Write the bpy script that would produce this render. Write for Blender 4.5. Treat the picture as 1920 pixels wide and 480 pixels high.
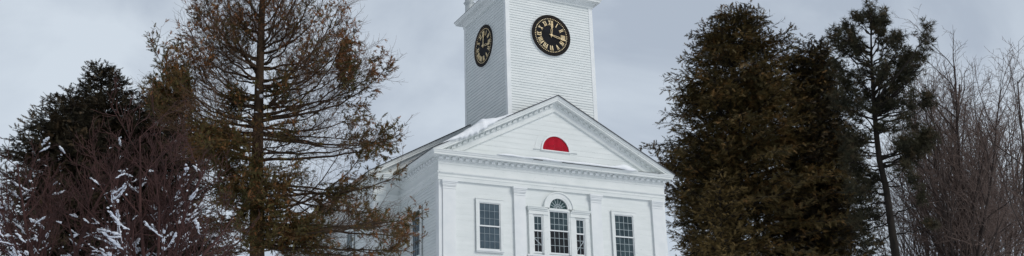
import bpy, math, random
import numpy as np
from mathutils import Vector
R_ = math.radians
scene = bpy.context.scene
for o in list(bpy.data.objects): bpy.data.objects.remove(o)
COL = scene.collection

# ------------------------------------------------------------------ camera
CAM = np.array([-21.4655, -37.9674, -1.9707]); YAW, PITCH, ROLL, FPX = 0.4708, 0.3118, -0.0279, 1930.85
_f = np.array([math.sin(YAW)*math.cos(PITCH), math.cos(YAW)*math.cos(PITCH), math.sin(PITCH)])
_r = np.array([math.cos(YAW), -math.sin(YAW), 0.0]); _u = np.cross(_r, _f)
CR = math.cos(ROLL)*_r + math.sin(ROLL)*_u; CU = -math.sin(ROLL)*_r + math.cos(ROLL)*_u
cam_d = bpy.data.cameras.new('camera'); cam = bpy.data.objects.new('camera', cam_d); COL.objects.link(cam)
from mathutils import Matrix
cam.matrix_world = Matrix(((CR[0], CU[0], -_f[0], CAM[0]), (CR[1], CU[1], -_f[1], CAM[1]), (CR[2], CU[2], -_f[2], CAM[2]), (0, 0, 0, 1)))
cam_d.sensor_width = 36; cam_d.lens = FPX/1920*36; cam_d.clip_end = 4000; cam_d.clip_start = 0.1
scene.camera = cam

# ------------------------------------------------------------------ sky, sun, exposure
w = bpy.data.worlds.new('World'); scene.world = w; w.use_nodes = True
nt = w.node_tree; N = nt.nodes; Lk = nt.links
bg = N['Background']; bg.inputs['Strength'].default_value = 0.1
sky = N.new('ShaderNodeTexSky'); sky.sky_type = 'NISHITA'; sky.sun_disc = False
SUN_EL, SUN_AZ = R_(38), R_(150)       # azimuth clockwise from +Y
sky.sun_elevation = SUN_EL; sky.sun_rotation = SUN_AZ
tc = N.new('ShaderNodeTexCoord')
mp = N.new('ShaderNodeMapping'); mp.inputs['Scale'].default_value = (1.0, 1.0, 1.5); mp.inputs['Location'].default_value = (0.35, 0.1, 0.2)
Lk.new(tc.outputs['Generated'], mp.inputs['Vector'])
nz = N.new('ShaderNodeTexNoise'); nz.inputs['Scale'].default_value = 4.2; nz.inputs['Detail'].default_value = 6; nz.inputs['Roughness'].default_value = 0.52; nz.inputs['Distortion'].default_value = 0.4
Lk.new(mp.outputs['Vector'], nz.inputs['Vector'])
rp = N.new('ShaderNodeValToRGB'); Lk.new(nz.outputs['Fac'], rp.inputs['Fac'])
e = rp.color_ramp.elements
e[0].position = 0.38; e[0].color = (4.05, 4.62, 5.45, 1)
e[1].position = 0.63; e[1].color = (6.0, 6.65, 7.35, 1)
mx = N.new('ShaderNodeMix'); mx.data_type = 'RGBA'; mx.inputs[0].default_value = 0.93
Lk.new(sky.outputs['Color'], mx.inputs[6]); Lk.new(rp.outputs['Color'], mx.inputs[7])
dp = N.new('ShaderNodeVectorMath'); dp.operation = 'DOT_PRODUCT'; dp.inputs[1].default_value = (-0.97, -0.25, 0.0)   # added dimming of the unseen western sky, to darken the left-facing walls
Lk.new(tc.outputs['Generated'], dp.inputs[0])
cb = N.new('ShaderNodeMapRange'); cb.inputs[1].default_value = 0.02; cb.inputs[2].default_value = 0.6; cb.inputs[3].default_value = 1.0; cb.inputs[4].default_value = 0.55
Lk.new(dp.outputs['Value'], cb.inputs[0])
vm = N.new('ShaderNodeVectorMath'); vm.operation = 'SCALE'; Lk.new(mx.outputs[2], vm.inputs[0]); Lk.new(cb.outputs[0], vm.inputs['Scale'])
Lk.new(vm.outputs[0], bg.inputs['Color'])
sl = bpy.data.lights.new('sun', 'SUN'); sl.energy = 1.35; sl.angle = R_(25); sl.color = (1, 0.96, 0.9)
so = bpy.data.objects.new('sun', sl); COL.objects.link(so)
sd = Vector((math.sin(SUN_AZ)*math.cos(SUN_EL), math.cos(SUN_AZ)*math.cos(SUN_EL), math.sin(SUN_EL)))
so.rotation_euler = sd.to_track_quat('Z', 'Y').to_euler(); so.location = (0, -60, 60)
scene.view_settings.view_transform = 'Standard'; scene.view_settings.look = 'None'
scene.view_settings.exposure = 0.14; scene.view_settings.gamma = 1.0; scene.view_settings.use_curve_mapping = False

# ------------------------------------------------------------------ materials
def mat(name, c1, c2=None, rough=0.7, scale=3.0, detail=4, stretch=(1, 1, 1), bump=0.0, bscale=None, spec=0.3, lo=0.35, hi=0.65, c3=None, s3=12, f3=(0.62, 0.7)):
    m = bpy.data.materials.new(name); m.use_nodes = True; t = m.node_tree; n = t.nodes; l = t.links
    b = n['Principled BSDF']; b.inputs['Roughness'].default_value = rough; b.inputs['Specular IOR Level'].default_value = spec
    tcn = n.new('ShaderNodeTexCoord'); mpn = n.new('ShaderNodeMapping'); mpn.inputs['Scale'].default_value = stretch
    l.new(tcn.outputs['Object'], mpn.inputs['Vector'])
    no = n.new('ShaderNodeTexNoise'); no.inputs['Scale'].default_value = scale; no.inputs['Detail'].default_value = detail; l.new(mpn.outputs['Vector'], no.inputs['Vector'])
    r = n.new('ShaderNodeValToRGB'); l.new(no.outputs['Fac'], r.inputs['Fac'])
    r.color_ramp.elements[0].position = lo; r.color_ramp.elements[1].position = hi
    r.color_ramp.elements[0].color = (*c1, 1); r.color_ramp.elements[1].color = (*(c2 or c1), 1)
    out = r.outputs['Color']
    if c3:
        n3 = n.new('ShaderNodeTexNoise'); n3.inputs['Scale'].default_value = s3; n3.inputs['Detail'].default_value = 3; l.new(mpn.outputs['Vector'], n3.inputs['Vector'])
        mr = n.new('ShaderNodeMapRange'); mr.inputs[1].default_value = f3[0]; mr.inputs[2].default_value = f3[1]; l.new(n3.outputs['Fac'], mr.inputs[0])
        mxx = n.new('ShaderNodeMix'); mxx.data_type = 'RGBA'; l.new(mr.outputs[0], mxx.inputs[0]); l.new(out, mxx.inputs[6]); mxx.inputs[7].default_value = (*c3, 1)
        out = mxx.outputs[2]
    l.new(out, b.inputs['Base Color'])
    if bump:
        nb = n.new('ShaderNodeTexNoise'); nb.inputs['Scale'].default_value = bscale or scale*6; nb.inputs['Detail'].default_value = 6; l.new(mpn.outputs['Vector'], nb.inputs['Vector'])
        bp = n.new('ShaderNodeBump'); bp.inputs['Strength'].default_value = bump; bp.inputs['Distance'].default_value = 0.02; l.new(nb.outputs['Fac'], bp.inputs['Height']); l.new(bp.outputs['Normal'], b.inputs['Normal'])
    return m
M = {}
M['paint'] = mat('white_paint', (.71, .745, .735), (.78, .805, .795), .55, 1.2, 6, (1, 1, 2.5), .12, 25, c3=(.52, .55, .56), s3=5.5, f3=(.66, .74))
M['flush'] = mat('flush_board_paint', (.71, .745, .735), (.77, .80, .79), .55, 1.5, 6, (.5, 1, 3.5), .10, 20, c3=(.55, .575, .575), s3=6, f3=(.70, .77))
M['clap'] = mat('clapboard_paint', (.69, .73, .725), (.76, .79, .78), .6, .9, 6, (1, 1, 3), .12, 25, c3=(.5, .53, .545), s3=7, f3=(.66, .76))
M['lap'] = mat('clapboard_lap_shade', (0.5290, 0.5635, 0.5750), (0.6670, 0.7015, 0.7015), .9, 4)  # darker tone paints the shadow line under each board edge
M['trim'] = mat('white_trim', (.73, .76, .77), (.80, .82, .82), .5, 2, 4, (1, 1, 1), .08, 30)
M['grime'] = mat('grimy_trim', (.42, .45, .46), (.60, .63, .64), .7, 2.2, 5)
M['roof'] = mat('roof_metal', (.17, .19, .21), (.25, .27, .29), .5, 1.3, 4)
M['drip_shade'] = mat('drip_edge_gap_shade', (.035, .04, .045), (.08, .08, .085), .6, 3)
M['rust'] = mat('rusty_gutter', (.22, .12, .075), (.42, .33, .28), .8, 1.6, 5)
M['red'] = mat('red_fan_board', (.34, .005, .018), (.46, .010, .028), .7, 3.5, 6, spec=.1, c3=(.28, .02, .03), s3=9, f3=(.55, .7))
M['black'] = mat('clock_black', (.004, .004, .006), (.009, .010, .014), .6, 3, spec=.1)
M['rim'] = mat('clock_rim_brown', (.004, .0035, .0035), (.010, .007, .006), .6, 4, spec=.12)
M['wood'] = mat('clock_rim_wood', (.16, .11, .085), (.25, .18, .14), .6, 6)
M['gold'] = mat('gilt', (.95, .72, .38), (1.0, .84, .54), .5, 6)
M['glass_a'] = mat('glass_pale', (0.0375, 0.0625, 0.0825), (0.0600, 0.0925, 0.1175), .12, 2.5, 3, spec=.5)
M['glass_b'] = mat('glass_green', (0.0130, 0.0286, 0.0364), (0.0468, 0.0754, 0.0858), .10, 2.2, 4, spec=.35)
M['glass_c'] = mat('glass_dark', (.004, .005, .006), (.012, .014, .016), .10, 3, 3, spec=.3)
M['glass_d'] = mat('glass_teal', (.012, .045, .045), (.03, .075, .075), .12, 3, 3, spec=.5)
M['muntin'] = mat('muntin_grey', (.34, .40, .42), (.44, .50, .52), .6, 5)
M['muntinfaint'] = mat('muntin_dull', (.20, .24, .27), (.28, .33, .36), .6, 5)
M['snow'] = mat('snow', (.82, .85, .89), (.88, .90, .92), .6, 4, bump=.4, bscale=14)
M['snowshrub'] = mat('snow_clump', (.62, .66, .74), (.74, .78, .84), .7, 6, bump=.4, bscale=20)
M['ground'] = mat('snowy_ground', (.72, .75, .80), (.80, .82, .85), .7, .3, 6, bump=.3, bscale=3)
M['stone'] = mat('foundation_stone', (.25, .24, .23), (.36, .35, .33), .85, 3, bump=.4)
M['bark'] = mat('conifer_bark', (.012, .010, .008), (.030, .023, .018), .95, 5, 5, (1, 1, .4), .6, 18)
M['bark2'] = mat('brown_bark', (.034, .021, .012), (.075, .048, .028), .95, 4, 5, (1, 1, .4), .6, 18)
M['barkgrey'] = mat('bare_tree_bark', (0.0347, 0.0250, 0.0221), (0.0731, 0.0551, 0.0476), .95, 2, 5, (1, 1, .4), .5, 18)
M['twigrust'] = mat('rusty_twig', (.085, .048, .030), (.18, .10, .06), .9, 1.2)
M['bareTwig'] = mat('bare_twig', (0.1012, 0.0690, 0.0575), (0.1725, 0.1242, 0.1058), .9, 1)
M['twigred'] = mat('red_brown_twig', (0.0360, 0.0163, 0.0151), (0.0828, 0.0389, 0.0338), .9, 2)
M['leafdark'] = mat('dark_needles', (.022, .020, .010), (.050, .036, .017), .8, 1.1, 4, c3=(.08, .05, .024), s3=2.2, f3=(.52, .66))
M['leafdeep'] = mat('deep_needles', (.022, .023, .012), (.044, .038, .020), .8, 1.0, 4, c3=(.075, .052, .024), s3=2.4, f3=(.55, .68))
M['leafbrown'] = mat('bronze_needles', (0.0491, 0.0390, 0.0123), (0.1201, 0.0806, 0.0235), .8, .8, 4, c3=(0.1671, 0.0889, 0.0267), s3=1.6, f3=(.52, .66))
M['leafpine'] = mat('pine_needles', (0.0254, 0.0263, 0.0137), (0.0537, 0.0469, 0.0235), .8, 1.0, 4, c3=(0.0880, 0.0636, 0.0332), s3=2.4, f3=(.54, .66))
M['leafrust'] = mat('rust_needles', (0.1800, 0.0675, 0.0216), (0.2880, 0.1260, 0.0450), .8, 1.2, 4, c3=(0.0450, 0.0360, 0.0135), s3=2.4, f3=(.5, .62))
M['leafolive'] = mat('olive_needles', (0.055, 0.050, 0.0136), (0.118, 0.085, 0.0255), .8, .9, 4, c3=(0.1870, 0.0892, 0.0272), s3=1.4, f3=(.54, .66))
M['leafbronze'] = mat('pale_bronze_needles', (0.1755, 0.1148, 0.0607), (0.3240, 0.2160, 0.1283), .8, 1.6, 4, c3=(0.0810, 0.0607, 0.0270), s3=4, f3=(.5, .62))
M['leafgold'] = mat('golden_needles', (0.085, 0.060, 0.0202), (0.185, 0.122, 0.0390), .8, 1.0, 4)

# ------------------------------------------------------------------ mesh helpers
def link(name, me, m=None, parent=None):
    o = bpy.data.objects.new(name, me); COL.objects.link(o)
    if m is not None:
        for q in (m if isinstance(m, (list, tuple)) else [m]): me.materials.append(q)
    if parent is not None: o.parent = parent
    return o
def thing(o, label, cat, group=None, kind=None):
    o['label'] = label; o['category'] = cat
    if group: o['group'] = group
    if kind: o['kind'] = kind
    return o
def empty(name, loc=(0, 0, 0)):
    o = bpy.data.objects.new(name, None); COL.objects.link(o); o.location = loc; o.empty_display_size = .3
    bpy.context.view_layer.update()
    return o
def FR(u, o, z): return (u, -o, z)               # front plane frame: u = x, outward = -y
class MB:
    def __init__(s, fr=None): s.v = []; s.f = []; s.mi = []; s.fr = fr or (lambda u, o, z: (u, o, z))
    def pts(s, P): k = len(s.v); s.v += [s.fr(*p) for p in P]; return k
    def poly(s, P, mi=0): k = s.pts(P); s.f.append(tuple(range(k, k+len(P)))); s.mi.append(mi)
    def quad(s, a, b, c, d, mi=0): s.poly([a, b, c, d], mi)
    def box(s, u0, u1, o0, o1, z0, z1, mi=0):
        k = s.pts([(u, o, z) for u in (u0, u1) for o in (o0, o1) for z in (z0, z1)])
        for q in ((0, 1, 3, 2), (4, 6, 7, 5), (0, 4, 5, 1), (2, 3, 7, 6), (0, 2, 6, 4), (1, 5, 7, 3)):
            s.f.append(tuple(k+i for i in q)); s.mi.append(mi)
    def prism(s, P, o0, o1, mi=0):
        """polygon P in (u,z), extruded from o0 to o1"""
        n = len(P); k = s.pts([(u, o0, z) for u, z in P] + [(u, o1, z) for u, z in P])
        s.f.append(tuple(range(k, k+n))[::-1]); s.f.append(tuple(range(k+n, k+2*n))); s.mi += [mi, mi]
        for i in range(n):
            j = (i+1) % n; s.f.append((k+i, k+j, k+n+j, k+n+i)); s.mi.append(mi)
    def strip(s, A, B, mi=0):
        k = s.pts(A); j = s.pts(B)
        for i in range(len(A)-1): s.f.append((k+i, k+i+1, j+i+1, j+i)); s.mi.append(mi)
    def ring(s, uc, zc, r0, r1, o0, o1, a0=0, a1=2*math.pi, n=64, mi=0, mi_in=None):
        A = [a0+(a1-a0)*i/n for i in range(n+1)]
        P = lambda r, o: [(uc+r*math.cos(a), o, zc+r*math.sin(a)) for a in A]
        s.strip(P(r0, o1), P(r1, o1), mi); s.strip(P(r1, o0), P(r1, o1), mi)
        s.strip(P(r0, o0), P(r0, o1), mi if mi_in is None else mi_in)
        if a1-a0 < 6.28:
            for a in (a0, a1): s.poly([(uc+r*math.cos(a), o, zc+r*math.sin(a)) for r, o in ((r0, o0), (r1, o0), (r1, o1), (r0, o1))], mi)
    def build(s, name, m, parent=None, smooth=False):
        me = bpy.data.meshes.new(name); me.from_pydata(s.v, [], s.f); me.update()
        o = link(name, me, m, parent); me.polygons.foreach_set('material_index', s.mi)
        import bmesh
        b = bmesh.new(); b.from_mesh(me); bmesh.ops.recalc_face_normals(b, faces=b.faces); b.to_mesh(me); b.free()
        if smooth: me.polygons.foreach_set('use_smooth', [True]*len(me.polygons))
        return o
def np_mesh(name, V, F, m, parent=None, mi=None, smooth=False):
    V = np.asarray(V, np.float32).reshape(-1, 3); F = np.asarray(F, np.int32); n, k = F.shape
    me = bpy.data.meshes.new(name); me.vertices.add(len(V)); me.vertices.foreach_set('co', V.ravel())
    me.loops.add(n*k); me.loops.foreach_set('vertex_index', F.ravel())
    me.polygons.add(n); me.polygons.foreach_set('loop_start', np.arange(0, n*k, k, dtype=np.int32)); me.polygons.foreach_set('loop_total', np.full(n, k, np.int32))
    o = link(name, me, m, parent)
    if mi is not None: me.polygons.foreach_set('material_index', np.asarray(mi, np.int32))
    if smooth: me.polygons.foreach_set('use_smooth', np.ones(n, bool))
    me.update(calc_edges=True)
    return o

# ------------------------------------------------------------------ ground
def terr(x, y):
    t = np.clip((np.asarray(y, float)+33)/24, 0, 1); t = t*t*(3-2*t)
    return -3.57+3.57*t
xs = np.concatenate([[-1500, -600, -250], np.linspace(-90, 90, 61), [250, 600, 1500]]); ys = np.concatenate([[-1500, -600, -200], np.linspace(-80, 90, 61), [250, 600, 1500]])
GX, GY = np.meshgrid(xs, ys); rg = np.random.default_rng(3)
GZ = terr(GX, GY) + rg.normal(0, .035, GX.shape)*(np.abs(GX) < 90)
nx = len(xs); idx = np.arange(nx*len(ys)).reshape(len(ys), nx)
gF = np.stack([idx[:-1, :-1], idx[:-1, 1:], idx[1:, 1:], idx[1:, :-1]], -1).reshape(-1, 4)
g = np_mesh('snowy_ground', np.stack([GX, GY, GZ], -1), gF, M['ground'], smooth=True)
g['kind'] = 'structure'; g['label'] = 'snow covered ground rising to the church'; g['category'] = 'ground'

# ------------------------------------------------------------------ church
W, DP, WM, DM = 5.6, 4.455, 6.85, 21.0
ZT, ZC = 9.126, 10.33
church = empty('church'); thing(church, 'white clapboard church with pedimented front and square clock tower', 'church')
def LF(X):                                        # left-facing wall at x = X : u = y, outward = -x
    return lambda u, o, z: (X-o, u, z)
def RF(X): return lambda u, o, z: (X+o, u, z)
def FY(Y): return lambda u, o, z: (u, Y-o, z)
def BY(Y): return lambda u, o, z: (u, Y+o, z)

def clapboards(mb, u0f, u1f, z0, z1, step=.122, lip=.022, base=0.0):
    """boards between functions u0f(z), u1f(z)"""
    n = int(round((z1-z0)/step)); step = (z1-z0)/n; rr = random.Random(7)
    for i in range(n):
        a = z0+i*step; b = a+step
        l0, r0, l1, r1 = u0f(a), u1f(a), u0f(b), u1f(b)
        if r0-l0 < .02: continue
        if r1 < l1: l1 = r1 = (l1+r1)/2
        j = rr.uniform(-.003, .003)
        mb.quad((l0, base+lip+j, a), (r0, base+lip+j, a), (r1, base+.002, b), (l1, base+.002, b), 0)
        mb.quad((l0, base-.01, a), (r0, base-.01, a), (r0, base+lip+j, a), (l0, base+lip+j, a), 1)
K = lambda c: (lambda z: c)
# front wall (flush boards), back behind plane by .05
def flush(mb, u0, u1, z0, z1, base, step=.235):
    n = int(round((z1-z0)/step)); rr = random.Random(5)
    for i in range(n):
        a = z0+(z1-z0)*i/n; b = z0+(z1-z0)*(i+1)/n; j = base+rr.uniform(-.002, .002)
        mb.quad((u0, j, a+.001), (u1, j, a+.001), (u1, j, b-.001), (u0, j, b-.001)); mb.quad((u0, j, b-.001), (u1, j, b-.001), (u1, base-.002, b), (u0, base-.002, b))
        mb.quad((u0, base-.002, a), (u1, base-.002, a), (u1, j, a+.001), (u0, j, a+.001))
m = MB(FY(0)); flush(m, -W+.02, W-.02, .5, ZT+.02, -.05)
m.build('front_wall', M['flush'], church)
# corner boards of the portico
for s in (-1, 1):
    m = MB(FY(0)); a, b = sorted((s*5.44, s*5.6)); m.box(a, b, -.10, 0, .5, ZT+.01)
    F = (LF(-W) if s < 0 else RF(W)); m.fr = F; m.box(.10, .32, -.1, -.004, .5, ZT+.01)
    m.build('corner_board', M['trim'], church)
# pilasters
for s in (-1, 1):
    for a, b in ((4.868, 5.437), (1.623, 2.164)):
        u0, u1 = sorted((s*a, s*b)); m = MB(FY(0)); m.box(u0, u1, -.06, .055, .5, 8.76)
        p = m.build('pilaster', M['trim'], church)
        m = MB(FY(0)); cz = [(8.76, 8.80, .075), (8.80, 8.86, .055), (8.86, 8.90, .085), (8.90, 8.975, .105), (8.975, 9.035, .13), (9.035, 9.122, .155)]
        for z0, z1, o in cz: g_ = o-.055; m.box(u0-g_*.6, u1+g_*.6, -.05, o, z0, z1)
        m.build('capital', M['trim'], p)
# side wall of the portico and main body walls in clapboard
for s, F in ((-1, LF(-W)), (1, RF(W))):
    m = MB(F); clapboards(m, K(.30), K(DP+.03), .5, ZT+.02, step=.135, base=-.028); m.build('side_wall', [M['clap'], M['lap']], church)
for a_, b_ in ((-WM+.2, -W+.03), (W-.03, WM-.2)):
    m = MB(FY(DP)); clapboards(m, K(a_), K(b_), .5, ZT+.02, step=.135, base=-.028); m.build('nave_front_wall', [M['clap'], M['lap']], church)
for s, F in ((-1, LF(-WM)), (1, RF(WM))):
    m = MB(F); clapboards(m, K(DP+.2), K(DM), .5, ZT+.02, base=-.028); m.build('nave_side_wall', [M['clap'], M['lap']], church)
    m = MB(F); m.box(DP+.05, DP+.24, -.06, 0, .5, ZT+.01); m.fr = FY(DP); a, b = sorted((s*(WM-.22), s*WM)); m.box(a, b, -.05, 0, .5, ZT+.01)
    m.build('corner_board', M['trim'], church)
m = MB(); m.box(-WM, WM, DM-.05, DM, .5, 10.3); m.prism([(-WM, 10.3), (WM, 10.3), (0, 14.2)], DM-.05, DM)
m.build('back_wall', M['clap'], church)
m = MB(); m.box(-W-.05, W+.05, -.08, DP, -.8, .5); m.box(-WM-.05, WM+.05, DP-.05, DM+.05, -.8, .501)
m.build('foundation', M['stone'], church)

# swept entablature: profile (outward, z) along mitred path
def sweep(mb, path, prof, closed_back=None, mi=None):
    P = [np.array(p, float) for p in path]; out = []
    for i, p in enumerate(P):
        ds = []
        if i > 0: d = P[i]-P[i-1]; ds.append(d/np.linalg.norm(d))
        if i < len(P)-1: d = P[i+1]-P[i]; ds.append(d/np.linalg.norm(d))
        ns = [np.array((d[1], -d[0])) for d in ds]
        if len(ns) == 2:
            n = ns[0]+ns[1]; n = n/np.dot(n, ns[0])
        else: n = ns[0]
        out.append(n)
    rows = [[(P[i][0]+out[i][0]*o, P[i][1]+out[i][1]*o, z) for i in range(len(P))] for o, z in prof]
    for k in range(len(rows)-1): mb.strip(rows[k], rows[k+1], 0 if mi is None else mi[k])
ENT = [(-.05, 9.12), (.03, 9.12), (.03, 9.27), (.045, 9.275), (.045, 9.30), (.03, 9.305), (.03, 9.38), (.06, 9.40), (.085, 9.44), (.085, 9.475), (.02, 9.485), (.02, 9.80), (.035, 9.81), (.035, 9.93), (.07, 9.95), (.07, 10.09), (.12, 10.10), (.13, 10.125), (.335, 10.13), (.335, 10.20), (.36, 10.215), (.375, 10.27), (.40, 10.30), (.40, 10.33), (-.06, 10.40)]
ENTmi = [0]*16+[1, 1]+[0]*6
path_p = [(-W, DP+.03), (-W, 0), (W, 0), (W, DP+.03)]
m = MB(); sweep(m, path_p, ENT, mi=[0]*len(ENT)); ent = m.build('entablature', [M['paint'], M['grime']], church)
path_m = [(-WM, DM), (-WM, DP), (-W-.0, DP)]
for pth in (path_m, [(W, DP), (WM, DP), (WM, DM)]):
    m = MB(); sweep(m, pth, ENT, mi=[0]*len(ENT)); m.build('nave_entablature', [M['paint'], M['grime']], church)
def dentils(mb, u0, u1, z0, z1, o0, o1, step=.30, wd=.15):
    n = int((u1-u0)/step); st = (u1-u0)/n
    for i in range(n):
        c = u0+(i+.5)*st; mb.box(c-wd/2, c+wd/2, o0, o1, z0, z1)
m = MB(FY(0)); dentils(m, -5.72, 5.72, 9.99, 10.097, .05, .175); m.fr = LF(-W); dentils(m, .1, DP, 9.99, 10.097, .05, .175); m.fr = RF(W); dentils(m, .1, DP, 9.99, 10.097, .05, .175)
m.build('dentil_course', M['trim'], ent)

# raking cornices
def rake(mb, xt, ztip, za, prof, Y, zclip, mis=None):
    """xt tip half width; prof list of (outward, dz)"""
    sl = (za-ztip)/xt
    rows = []
    for o, dz in prof:
        X = min(xt, (za+dz-zclip)/sl) if dz < -.001 else xt
        rows.append([(-X, Y-o, za+dz-sl*X), (0, Y-o, za+dz), (X, Y-o, za+dz-sl*X)])
    for k in range(len(rows)-1):
        mb.strip(rows[k], rows[k+1], 0 if mis is None else mis[k])
RK = [(.405, -.0), (.40, -.03), (.375, -.05), (.36, -.12), (.335, -.135), (.335, -.205), (.13, -.21), (.12, -.235), (.08, -.245), (.08, -.37), (.05, -.39), (.045, -.585), (.065, -.595), (.055, -.625), (-.03, -.645)]
XT = W+.385; ZA = 13.40; SL = (ZA-ZC)/XT
m = MB(); rake(m, XT, ZC, ZA, RK, 0, 10.31); rk = m.build('raking_cornice', [M['paint']], church)
m = MB()
n = 20
for s in (-1, 1):
    for i in range(n):
        X = .22+(5.25-.22)*i/(n-1); dx = .075
        zt = lambda x: ZA-.25-SL*x
        P = [(s*(X-dx), zt(X-dx)), (s*(X+dx), zt(X+dx)), (s*(X+dx), zt(X+dx)-.10), (s*(X-dx), zt(X-dx)-.10)]
        m.fr = FY(0); m.prism(P, .05, .155)
m.build('dentil_course', M['paint'], rk)
# tympanum
m = MB(FY(0)); zin = lambda z: (ZA-.60-z)/SL
flz = 10.36
nn = 10
for i in range(nn):
    a = flz+(12.80-flz)*i/nn; b = flz+(12.80-flz)*(i+1)/nn; j = -.02+random.Random(i).uniform(-.0015, .0015)
    m.quad((-max(zin(a), 0), j, a), (max(zin(a), 0), j, a), (max(zin(b-.004), 0), j, b-.004), (-max(zin(b-.004), 0), j, b-.004))
m.build('tympanum', M['flush'], church)
# fan board
ZR, RR = 10.952, .715
fan = MB(FY(0)); A = [math.pi*i/40 for i in range(41)]
rb = RR*.93; nbd = 9
for i in range(nbd):                      # upright boards
    x0, x1 = -rb+2*rb*i/nbd+.001, -rb+2*rb*(i+1)/nbd-.001; j = -.018+.0015*((i*7) % 3)
    tp = [(x1+(x0-x1)*q/5, ZR+.01+math.sqrt(max(0, rb*rb-(x1+(x0-x1)*q/5)**2))) for q in range(6)]
    fan.prism([(x0, ZR+.01), (x1, ZR+.01)]+tp, -.03, j)
fo = fan.build('fan_board', M['red'], church)
m = MB(FY(0)); m.ring(0, ZR, RR*.93, RR*1.03, -.03, .025, 0, math.pi, 40); m.box(-RR*1.05, RR*1.05, -.03, .04, ZR-.045, ZR); m.build('frame', M['trim'], fo)
m = MB(FY(0)); m.box(-1.12, -.76, -.02, .012, ZR-.03, ZR-.005); m.box(.76, 1.08, -.02, .012, ZR-.03, ZR-.005); m.build('ledge', M['grime'], fo)
m = MB(FY(0)); m.ring(0, ZR, 1.0, 1.03, -.02, -.008, math.pi*.72, math.pi, 20); m.build('moulding', M['paint'], fo)
m = MB(FY(0)); m.box(-1.35, -.9, .402, .407, 10.30, 10.33); m.box(.05, 3.3, .402, .407, 10.305, 10.332); m.box(4.0, 5.2, .402, .406, 10.312, 10.330); m.build('gap_shade_strip', M['drip_shade'], ent)  # dark strips paint the shaded gap below the overhanging snow
# portico roof + nave roof
def roof(name, xt, ztip, za, y0, y1, th=.05, seam=.55):
    m = MB(); sl = (za-ztip)/xt; e_ = .03
    for s in (-1, 1):
        a = (0, za); b = (s*(xt+e_), za-sl*(xt+e_))
        for k, (p, q) in enumerate(((y0-e_, y1),)):
            top = lambda d: [(a[0], p, a[1]+d), (b[0], p, b[1]+d), (b[0], q, b[1]+d), (a[0], q, a[1]+d)]
            T, B = top(th), top(.004)
            m.quad(*T, 0); m.quad(*B, 0); m.quad(B[0], B[1], T[1], T[0], 1); m.quad(B[1], B[2], T[2], T[1], 1); m.quad(B[2], B[3], T[3], T[2], 1)
        nseam = int((y1-y0)/seam)
        for i in range(1, nseam):
            y = y0+(y1-y0)*i/nseam
            k = m.pts([(a[0], y-.015, a[1]+th), (b[0], y-.015, b[1]+th), (b[0], y, b[1]+th+.04), (a[0], y, a[1]+th+.04), (a[0], y+.015, a[1]+th), (b[0], y+.015, b[1]+th)])
            m.f += [(k, k+1, k+2, k+3), (k+3, k+2, k+5, k+4)]; m.mi += [0, 0]
    return m.build(name, [M['roof'], M['drip_shade']], church)
roof('roof', XT, ZC, ZA, -.405, DP+.3)
XTM = WM+.385; ZCM, ZAM = 10.36, 14.36; SLM = (ZAM-ZCM)/XTM
m = MB(); rake(m, XTM, ZCM, ZAM, RK, DP, 10.30); m.build('nave_raking_cornice', [M['paint']], church)
roof('nave_roof', XTM, ZCM, ZAM, DP-.405, DM+.3)
m = MB(FY(DP)); zi2 = lambda z: (ZAM-.60-z)/SLM
clapboards(m, lambda z: -max(zi2(z), 0), lambda z: max(zi2(z), 0), 10.30, ZAM-.62, base=-.02); m.build('nave_gable_wall', [M['clap'], M['lap']], church)
m = MB(LF(-WM)); 
prof = [(.39, 10.32), (.40, 10.21), (.44, 10.18), (.50, 10.21), (.52, 10.33), (.50, 10.33), (.49, 10.22), (.44, 10.20), (.41, 10.23), (.405, 10.32)]
m.strip([(DP+.15, o, z) for o, z in prof], [(DM+.2, o, z) for o, z in prof]); m.box(DP+.2, DM, .338, .352, 10.13, 10.20)
m.build('gutter', M['rust'], church)

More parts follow.
